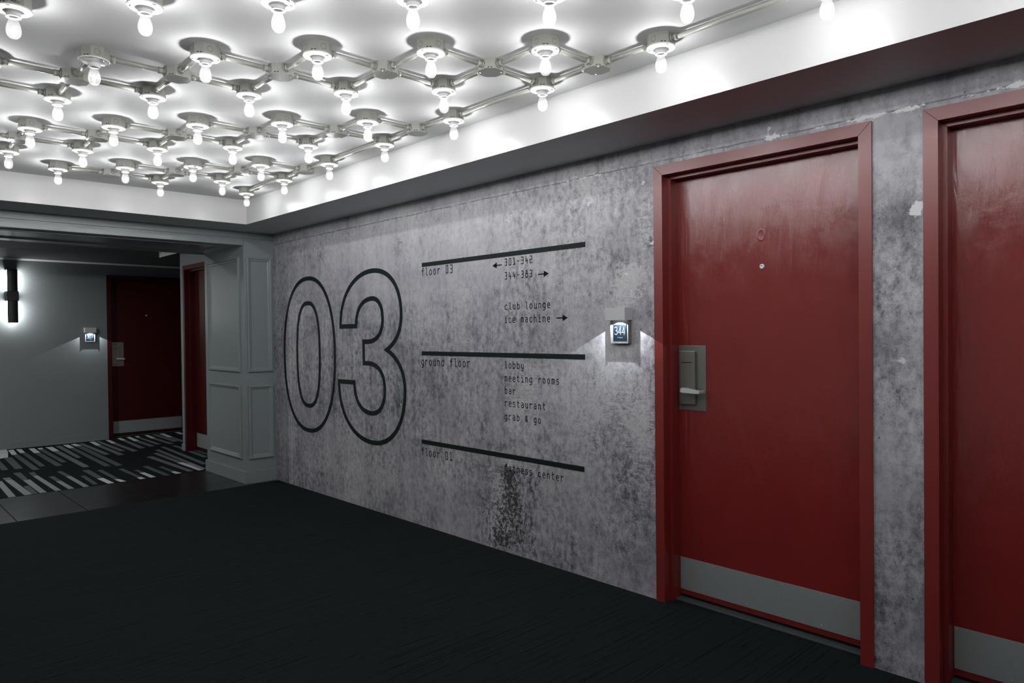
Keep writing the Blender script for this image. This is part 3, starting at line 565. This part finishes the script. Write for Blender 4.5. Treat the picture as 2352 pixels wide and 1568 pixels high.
GLY = {
 'f': [[(3.7,7),(2.9,7),(2,6.2),(2,0)], [(.6,4.7),(3.3,4.7)]], 'l': [[(.9,7),(2,7),(2,.8),(2.6,0),(3.3,0)]],
 'o': [O_], 'r': [[(.8,5),(.8,0)], [(.8,3.6),(1.9,4.8),(2.8,5),(3.5,4.6)]], 'c': [[(3.4,4.3),(2.6,5),(1.5,5),(.5,4),(.5,1),(1.5,0),(2.6,0),(3.4,.7)]],
 'u': [[(.6,5),(.6,1),(1.5,0),(2.4,0),(3.4,1.1)], [(3.4,5),(3.4,0)]], 'b': [[(.6,7.4),(.6,0)], [(.6,3.8),(1.7,5),(2.5,5),(3.5,4),(3.5,1),(2.5,0),(1.7,0),(.6,1.1)]],
 'n': [[(.6,5),(.6,0)], [(.6,3.8),(1.8,5),(2.5,5),(3.4,4),(3.4,0)]], 'g': [[(3.4,3.8),(2.3,5),(1.5,5),(.5,4),(.5,1.2),(1.5,.2),(2.3,.2),(3.4,1.3)], [(3.4,5),(3.4,-1.2),(2.6,-2),(.8,-2)]],
 'e': [[(.5,2.6),(3.5,2.6),(3.5,4),(2.6,5),(1.5,5),(.5,4),(.5,1),(1.5,0),(3.3,0)]], 'i': [[(.9,5),(2.1,5),(2.1,0)], [(.7,0),(3.4,0)], [(2.1,6.7),(2.1,7.1)]],
 'm': [[(.3,5),(.3,0)], [(.3,4.3),(1,5),(1.6,5),(2,4.4),(2,0)], [(2,4.4),(2.6,5),(3.2,5),(3.7,4.4),(3.7,0)]],
 'a': [[(.8,5),(2.5,5),(3.4,4.1),(3.4,0)], [(3.4,2.9),(1.4,2.9),(.5,2.1),(.5,.9),(1.3,0),(2.3,0),(3.4,1)]],
 'h': [[(.6,7.4),(.6,0)], [(.6,3.8),(1.8,5),(2.5,5),(3.4,4),(3.4,0)]], 'd': [[(3.4,7.4),(3.4,0)], [(3.4,3.8),(2.3,5),(1.5,5),(.5,4),(.5,1),(1.5,0),(2.3,0),(3.4,1.2)]],
 'y': [[(.6,5),(.6,1.6),(1.5,.6),(2.4,.6),(3.4,1.6)], [(3.4,5),(3.4,-1.2),(2.6,-2),(1,-2)]], 't': [[(1.5,7),(1.5,1),(2.3,0),(3.3,0)], [(.5,5),(3.2,5)]],
 's': [[(3.3,5),(1.3,5),(.6,4.3),(.6,3.3),(1.3,2.6),(2.7,2.6),(3.4,1.9),(3.4,.7),(2.7,0),(.6,0)]],
 '&': [[(3.6,0),(1.2,3.8),(1.0,5.2),(1.7,6.2),(2.4,6.2),(3,5.3),(2.8,4.3),(.9,2.9),(.5,1.6),(1.2,.2),(2.3,.2),(3.5,2.6)]],
 '-': [[(.8,3.3),(3.2,3.3)]], '0': [[(.7,0),(3.3,0),(3.3,7),(.7,7),(.7,0)]], '3': [[(.6,7),(3.3,7),(3.3,0),(.6,0)], [(1.2,3.6),(3.3,3.6)]],
 '1': [[(1,7),(2.1,7),(2.1,0)], [(.8,0),(3.5,0),(3.5,1)]], '2': [[(.7,7),(3.3,7),(3.3,3.6),(.7,3.6),(.7,0),(3.3,0)]],
 '4': [[(1.1,7),(.7,2.4),(3.6,2.4)], [(2.7,4.6),(2.7,0)]], '8': [[(1.2,7),(2.8,7),(2.8,3.9),(1.2,3.9),(1.2,7)], [(.6,3.9),(3.4,3.9),(3.4,0),(.6,0),(.6,3.9)]]}
def write(s, y, z, pitch, u, sw, name='lettering'):
    """y = world position of the first letter's left edge along the wall"""
    bm = bmesh.new(); X = YW - y
    for k, ch in enumerate(s):
        for st in GLY.get(ch, []):
            ribbon(bm, [(X+k*pitch+px*u-.3*u, z+pz*u) for px, pz in st], sw, closed=(st[0] == st[-1]))
    for f in bm.faces: f.normal_update()
    return new_obj(name, fix(bm), 'printtext', wall_right, loc=(0, -.0010, 0))
UL, UR = .0070, .00545
for s, y, z in (('floor 03', 3.928, 1.704), ('ground floor', 3.941, 1.098), ('floor 01', 3.954, .486)): write(s, y, z, .0440, UL, .0057)
for s, y, z in (('301-342', 3.101, 1.711), ('344-383', 3.102, 1.630), ('club lounge', 3.104, 1.449), ('ice machine', 3.106, 1.371), ('lobby', 3.110, 1.101), ('meeting rooms', 3.111, 1.024), ('bar', 3.112, .949), ('restaurant', 3.113, .875), ('grab & go', 3.115, .795), ('fitness center', 3.119, .490)): write(s, y, z, .0349, UR, .0048)
def arrow(y0, y1, z):
    bm = bmesh.new(); X0, X1 = YW-y0, YW-y1; s = 1 if X1 > X0 else -1
    ribbon(bm, [(X0, z), (X1-s*.030, z)], .0065)
    a = [bm.verts.new((X1-s*.040, 0, z+.018)), bm.verts.new((X1-s*.040, 0, z-.018)), bm.verts.new((X1, 0, z))]; bm.faces.new(a)
    new_obj('arrow', fix(bm), 'printtext', wall_right, loc=(0, -.0010, 0))
arrow(3.131, 3.212, 1.717); arrow(2.823, 2.742, 1.640); arrow(2.686, 2.603, 1.390)
for ya, yb, z0, z1 in ((3.925, 2.474, 1.762, 1.790), (3.937, 2.482, 1.164, 1.192), (3.952, 2.494, .562, .591)):
    bm = bmesh.new(); a = [bm.verts.new((YW-y, 0, z)) for y, z in ((ya, z0), (yb, z0), (yb, z1), (ya, z1))]; bm.faces.new(a)
    new_obj('rule_line', fix(bm), 'print', wall_right, loc=(0, -.0010, 0))
def bez(p0, c0, c1, p1, n=14):
    return [tuple((1-t)**3*p0[i]+3*(1-t)**2*t*c0[i]+3*(1-t)*t*t*c1[i]+t**3*p1[i] for i in (0, 1)) for t in (k/n for k in range(n))]
def superell(cx, cz, a, b, e, n=96):
    o = []
    for k in range(n):
        t = 2*PI*k/n; c, s = math.cos(t), math.sin(t)
        o.append((cx+a*math.copysign(abs(c)**(2/e), c), cz+b*math.copysign(abs(s)**(2/e), s)))
    return o + [o[0]]
SW = .035
bm = bmesh.new()
ribbon(bm, superell(YW-5.535, 1.1455, .4545-SW/2, .657-SW/2, 2.25), SW, closed=True)
ribbon(bm, superell(YW-5.538, 1.146, .213-SW/2, .449-SW/2, 2.55), SW, closed=True)
new_obj('numeral', fix(bm), 'print', wall_right, loc=(0, -.0010, 0))
bm = bmesh.new(); X = lambda y: YW - y
seq = []
seq += bez((1.170,1.374),(1.170,1.62),(1.38,1.781),(1.636,1.781)) + bez((1.636,1.781),(1.86,1.781),(2.000,1.65),(2.000,1.453)) + bez((2.000,1.453),(2.000,1.33),(1.93,1.25),(1.815,1.197))
seq += bez((1.815,1.197),(1.96,1.14),(2.036,1.04),(2.036,.915)) + bez((2.036,.915),(2.036,.66),(1.86,.504),(1.620,.504)) + bez((1.620,.504),(1.33,.504),(1.135,.69),(1.135,.942))
seq += [(1.135,.942)] + bez((1.366,.942),(1.366,.80),(1.46,.722),(1.600,.722)) + bez((1.600,.722),(1.71,.722),(1.782,.79),(1.782,.907)) + bez((1.782,.907),(1.782,1.02),(1.71,1.094),(1.56,1.094))
seq += [(1.56,1.094),(1.504,1.094),(1.504,1.255)] + bez((1.55,1.255),(1.69,1.255),(1.765,1.32),(1.765,1.425)) + bez((1.765,1.425),(1.765,1.52),(1.71,1.576),(1.625,1.576)) + bez((1.625,1.576),(1.49,1.576),(1.401,1.50),(1.401,1.374)) + [(1.401,1.374)]
ribbon(bm, seq, SW, closed=True)
new_obj('numeral', fix(bm), 'print', wall_right, loc=(0, -.0010, 0))

# ---------------------------------------------------------------- lit room-number signs
SG = {'3': [[(.5,6.2),(1.2,6.9),(2.4,6.9),(3.2,6.2),(3.2,4.6),(2.5,3.8),(1.6,3.7)], [(2.5,3.8),(3.4,3),(3.4,1),(2.5,.1),(1.2,.1),(.4,.9)]],
      '4': [[(2.8,0),(2.8,7),(.3,2),(3.8,2)]], '0': [superell(2, 3.5, 1.6, 3.5, 2.1, 24)], '7': [[(.4,7),(3.5,7),(1.5,0)]]}
def room_sign(num, label, loc, rotz):
    """local x left to right, y into the wall, origin on the wall at the sign's centre line"""
    t = thing('room_sign', label, 'sign', loc, rotz, None)
    hw, pw = .0625, .0565
    bm = bmesh.new()
    box(bm, (-hw, -.061, 1.369), (hw, -.0585, 1.431)); box(bm, (-hw, -.0585, 1.369), (-hw+.0025, 0, 1.431)); box(bm, (hw-.0025, -.0585, 1.369), (hw, 0, 1.431))
    box(bm, (-hw+.0025, -.0585, 1.385), (hw-.0025, 0, 1.431))
    new_obj('hood', fix(bm), 'signgrey', t)
    new_obj('led_lens', fix(B(((-.03, -.0575, 1.380), (.03, -.050, 1.3849)))), 'lens', t)
    bm = bmesh.new(); box(bm, (-pw, -.018, 1.252), (pw, 0, 1.3849)); box(bm, (-pw, -.027, 1.252), (-pw+.006, -.018, 1.3845)); box(bm, (pw-.006, -.027, 1.252), (pw, -.018, 1.3845)); box(bm, (-pw+.006, -.024, 1.252), (pw-.006, -.018, 1.260))
    new_obj('plaque', fix(bm), 'plaque', t)
    pn = new_obj('number_panel', fix(B(((-.042, -.0205, 1.265), (.042, -.0178, 1.347)))), 'signblue', t)
    bm = bmesh.new()
    for k, ch in enumerate(num):
        for st in SG[ch]: ribbon(bm, [(-.0345+k*.0235+px*.0054, 1.296+pz*.0056) for px, pz in st], .0021, closed=(st[0] == st[-1]))
    new_obj('numerals', fix(bm), 'signwhite', pn, loc=(0, -.0212, 0))
    bm = bmesh.new()
    for k in range(3):
        for dx, dz in ((0, 0), (.004, 0)) + (((.004, -.004),) if k else ()): box(bm, (-.0155+k*.0125+dx, -.0214, 1.281+dz), (-.0129+k*.0125+dx, -.0203, 1.2830+dz))
    new_obj('braille_dots', fix(bm), 'signwhite', pn)
    ld = bpy.data.lights.new('sign_led', 'SPOT'); ld.energy = LED_W; ld.color = (.93, .97, 1.0); ld.spot_size = math.radians(128); ld.spot_blend = .03; ld.shadow_soft_size = .0015
    lo = bpy.data.objects.new('sign_led', ld); C.objects.link(lo); lo.parent = t; lo.location = (0, -.0545, 1.3745)
    return t
room_sign('344', 'silver room sign 344 with a lit hood on the concrete wall', (0, 2.2345, 0), -PI/2)
room_sign('307', 'small lit room sign between sconce and shaded red far door', (-.545, YR, 0), 0)

# ---------------------------------------------------------------- sconces
def sconce(label, x):
    t = thing('wall_sconce', label, 'wall lamp', (x, YR, 0), 0)
    z0, z1, zm0, zm1 = 1.492, 2.119, 1.752, 1.857
    new_obj('back_plate', fix(B(((-.030, -.020, z0+.01), (.030, 0, z1-.005)))), 'sconceblack', t)
    for a, b in ((z0+.004, zm0), (zm1, z1-.006)):
        new_obj('diffuser', fix(B(((-.044, -.104, a), (.044, -.026, b)), bevel=.004)), 'diffuser', t)
    for a, b in ((z0, zm0), (zm1, z1)):      # black front shield, slightly curved
        bm = bmesh.new(); n = 10; fr, bk = [], []
        for k in range(n+1):
            u = -1 + 2*k/n; fr.append((u*.052, -.118+.012*u*u)); bk.append((u*.051, -.1145+.012*u*u))
        prism(bm, fr + bk[::-1], a, b); new_obj('shield', fix(bm), 'sconceblack', t)
    new_obj('waist_band', fix(B(((-.060, -.122, zm0-.004), (.060, 0, zm1+.004)), bevel=.006)), 'sconceblack', t)
    new_obj('top_cap', fix(B(((-.054, -.112, z1-.006), (.054, 0, z1)))), 'sconceblack', t)
    return t
sconce('black two-part wall sconce glowing beside the far red door', -1.362)
sconce('added second black sconce further left, unseen, lighting the corridor', -3.35)  # extra sconce added out of view to light the corridor

def fill_lamp(label, loc):  # unseen lamp added to fill the corridor with light
    t = thing('fill_ceiling_lamp', label, 'added fill lamp', loc, 0)
    bm = bmesh.new(); lathe(bm, [(0, 0), (.17, 0), (.17, -.02), (.155, -.024), (.155, -.004)], 32); new_obj('rim', fix(bm), 'signgrey', t, smooth=False)
    bm = bmesh.new(); lathe(bm, [(.155, -.018), (.14, -.045), (.10, -.062), (.05, -.070), (0, -.072)], 32); new_obj('fill_lamp_shade', fix(bm), 'fill_glow', t, smooth=True)
fill_lamp('added fill lamp in the raised corridor ceiling, unseen', (-2.3, 8.05, 2.46))
# ---------------------------------------------------------------- bulb grid
G, GY, GX0, GY0 = .3053, .3092, -.6268, 1.5592
def at(r, c): return (GX0 - r*G, GY0 + c*GY, ZC)
def octagon(af, sx=1.0):
    h = af/2; k = h*.46
    return [(h, -k), (h, k), (k, h), (-k, h), (-h, k), (-h, -k), (-k, -h), (k, -h)]
def ring_on(bm, n, h, z, r=.0105):
    """knock-out ring on a flat of the box"""
    ax = Vector(n); u = Vector((-ax.y, ax.x, 0)); m = 16
    o = []
    for k in range(m):
        t = 2*PI*k/m; o.append([bm.verts.new(ax*h + (u*math.cos(t) + Vector((0, 0, 1))*math.sin(t))*q + Vector((0, 0, z))) for q in (r-.0007, r+.0007)])
    for k in range(m):
        a, b = o[k], o[(k+1) % m]; f = bm.faces.new((a[0], b[0], b[1], a[1])); f.material_index = 1
def box_bm(cover):
    bm = bmesh.new(); prism(bm, octagon(.095), -.040, 0.0, 0)
    for n in ((-1, 0, 0), (0, -1, 0), (1, 0, 0), (0, 1, 0)): ring_on(bm, n, .0480, -.021)
    for sx, sy in ((-1, -1), (1, 1)):        # dark bow-tie notch on two of the corner facets
        d = Vector((sx, sy, 0)).normalized(); u = Vector((-d.y, d.x, 0)); h = .0495*1.0
        h = (.0475+.0475*.46)/math.sqrt(2)+.0004
        for s in (-1, 1):
            f = bm.faces.new([bm.verts.new(d*h + u*(s*a) + Vector((0, 0, z))) for a, z in ((.001, -.0375), (.0125, -.040), (.0055, -.0335))]); f.material_index = 2
    return bm
def mesh_from(bm, mats, name, smooth=False):
    me = bpy.data.meshes.new(name); fix(bm); bm.to_mesh(me); bm.free()
    for m in mats: me.materials.append(M[m])
    if smooth:
        for p in me.polygons: p.use_smooth = True
    return me
M['ring'] = mat('knockout_line', (0.10, 0.10, 0.09), 0.6)
ME = {}
bmx = box_bm(False)
for f in bmx.faces:
    pass
ME['box'] = mesh_from(bmx, ['conduit', 'ring', 'black'], 'junction_box')
bm = bmesh.new()
pl = octagon(.100); prism(bm, pl, -.0425, -.040, 0)
for v in list(bm.verts): pass
for sx, sy in ((1, -1), (-1, 1)): lathe(bm, [(0, -.0455), (.003, -.045), (.0042, -.0425)], 8, 1, (sx*.031, sy*.031))
ME['cover'] = mesh_from(bm, ['conduit', 'brass'], 'cover_plate')
# lampholder: rim, dished face, boss, socket; two screw holes go right through
bm = bmesh.new()
prof = [(.020, -.040), (.0445, -.040), (.0495, -.040), (.0530, -.0405), (.0545, -.0425), (.0540, -.0450), (.0515, -.0468), (.0495, -.0462), (.0445, -.0470), (.0300, -.0500), (.0245, -.0520), (.0222, -.0545), (.0205, -.0560), (.0200, -.0640), (.0215, -.0650), (.0218, -.0672), (.0205, -.0682), (.0170, -.0684), (.0160, -.0640)]
NS = 40
lathe(bm, prof, NS, 0, skip=lambda k, i: k in (1, 7) and i in (3, 4, 23, 24))
def put(x, y, z, r, mi):
    lathe(bm, [(0, z-.0012), (r*.7, z-.001), (r, z)], 8, mi, (x, y))
for a in (75, 255): put(.040*math.cos(math.radians(a)), .040*math.sin(math.radians(a)), -.0478, .0036, 1)
box(bm, (-.0060, -.044, -.0492), (.0060, -.036, -.0468), 1)
box(bm, (-.0072, -.0415, -.0500), (.0072, -.0335, -.0480), 0, .0012)
ME['holder'] = mesh_from(bm, ['porcelain', 'brass'], 'lampholder', True)
bm = bmesh.new()
lathe(bm, [(.0128, -.066), (.0132, -.074), (.0160, -.084), (.0198, -.096), (.0218, -.108), (.0214, -.117), (.0185, -.1265), (.0125, -.1335), (.006, -.1358), (0, -.1362)], 20)
ME['bulb'] = mesh_from(bm, ['bulb'], 'bulb', True)
bm = bmesh.new(); lathe(bm, [(0, -.096), (.003, -.098), (.0045, -.108), (.003, -.116), (0, -.118)], 8)
ME['filament'] = mesh_from(bm, ['filament'], 'filament', True)
LD = bpy.data.lights.new('bulb_light', 'POINT'); LD.energy = BULB_W; LD.color = BULB_COL; LD.shadow_soft_size = .007
# a hanging filament shines mostly sideways, less along its own axis
LD.use_nodes = True; lt = LD.node_tree; le = lt.nodes['Emission']
tcn = lt.nodes.new('ShaderNodeTexCoord'); sxz = lt.nodes.new('ShaderNodeSeparateXYZ'); lt.links.new(tcn.outputs['Normal'], sxz.inputs[0])
def lm(op, a, b=None):
    x = lt.nodes.new('ShaderNodeMath'); x.operation = op
    for i, q in enumerate((a, b)):
        if q is None: continue
        if isinstance(q, bpy.types.NodeSocket): lt.links.new(q, x.inputs[i])
        else: x.inputs[i].default_value = q
    return x.outputs[0]
sn = lm('SQRT', lm('MAXIMUM', lm('SUBTRACT', 1.0, lm('MULTIPLY', sxz.outputs[2], sxz.outputs[2])), 0.0))
lt.links.new(lm('ADD', 0.10, lm('MULTIPLY', sn, 1.05)), le.inputs['Strength'])

def part(name, me, parent, loc=(0, 0, 0), rz=0.0):
    o = bpy.data.objects.new(name, me); C.objects.link(o); o.parent = parent; o.location = loc; o.rotation_euler = (0, 0, rz); return o
ORD = ['nearest', 'second', 'third', 'fourth', 'fifth', 'sixth', 'seventh', 'eighth', 'ninth', 'tenth', 'eleventh', 'twelfth', 'thirteenth']
NR, CMIN, CMAX = 7, -8, 12
def row_name(r): return 'first' if r == 0 else ORD[r]
def far_name(k): return 'first' if k == 0 else ORD[k]
lamps = {}
for r in range(NR):
    cs = [c for c in range(CMAX, CMIN-1, -1) if (r+c) % 2 == 0]
    for k, c in enumerate(cs):
        off = (r, c) == (5, 5)    # the one holder that stays shaded
        lab = 'bare bulb in white porcelain holder, %s from far end, %s row from red-door side' % (far_name(k), row_name(r))
        if off: lab = 'bare bulb with shaded grey-looking holder and no round shadow above it, sixth row'
        t = thing('ceiling_light', lab, 'ceiling light', at(r, c), 0, 'bare bulb ceiling lights in a grid')
        part('junction_box', ME['box'], t); part('lampholder', ME['holder'], t, (0, 0, 0), random.choice((0.0, .5, 1.2, 2.0, 2.7, 3.6, 4.4, 5.3)))
        b = part('bulb', ME['bulb'], t); part('filament', ME['filament'], b)
        if not off:
            l = bpy.data.objects.new('bulb_light', LD); C.objects.link(l); l.parent = t; l.location = (0, 0, -.104)
        lamps[(r, c)] = t
def conduit_mesh(L):
    """pipe with a coupling at each end, along +x, box flat to box flat"""
    bm = bmesh.new(); a, b = .0475, L-.0475
    tube(bm, (a, 0, 0), (b, 0, 0), .0102, 12)
    for s, e in ((a, 1), (b, -1)):
        tube(bm, (s, 0, 0), (s+e*.006, 0, 0), .0155, 12); tube(bm, (s+e*.006, 0, 0), (s+e*.026, 0, 0), .0130, 12)
    return mesh_from(bm, ['conduit'], 'conduit')
ME['armx'] = conduit_mesh(G); ME['army'] = conduit_mesh(GY); ME['long'] = conduit_mesh(2*GY)
ZP = -.021
nrow = {}
for r in range(NR):
    for c in range(CMAX, CMIN-1, -1):
        if (r+c) % 2 and (c-r) % 4 == 1:
            if r == 0 and c+1 > CMAX and False: continue
            k = nrow.get(r, 0); nrow[r] = k+1
            arms = [(dr, dc) for dr, dc in ((0, 1), (0, -1), (1, 0), (-1, 0)) if (r+dr, c+dc) in lamps]
            if len(arms) < 2: continue
            t = thing('conduit_cross', 'grey octagonal box with conduit arms, %s from far end, %s row from red-door side' % (far_name(k), row_name(r)), 'conduit', at(r, c), 0, 'conduit crossings between the bulbs')
            part('junction_box', ME['box'], t); part('cover_plate', ME['cover'], t, (0, 0, 0), random.choice((0, PI/2)))
            for dr, dc in arms:
                if dc: part('conduit', ME['army'], t, (0, 0, ZP), PI/2 if dc > 0 else -PI/2)
                else: part('conduit', ME['armx'], t, (0, 0, ZP), PI if dr > 0 else 0.0)
n = 0
for c in range(CMAX-1, CMIN, -1):
    if c % 2 and (c) % 4 == 3 and (0, c-1) in lamps and (0, c+1) in lamps:
        x, y, z = at(0, c-1)
        o = part('conduit_pipe', ME['long'], None, (x, y, z+ZP), PI/2)
        o['label'] = 'long straight grey conduit along the bulkhead, %s from the far corner' % far_name(n); o['category'] = 'conduit'; o['group'] = 'long conduits along the bulkhead'; n += 1
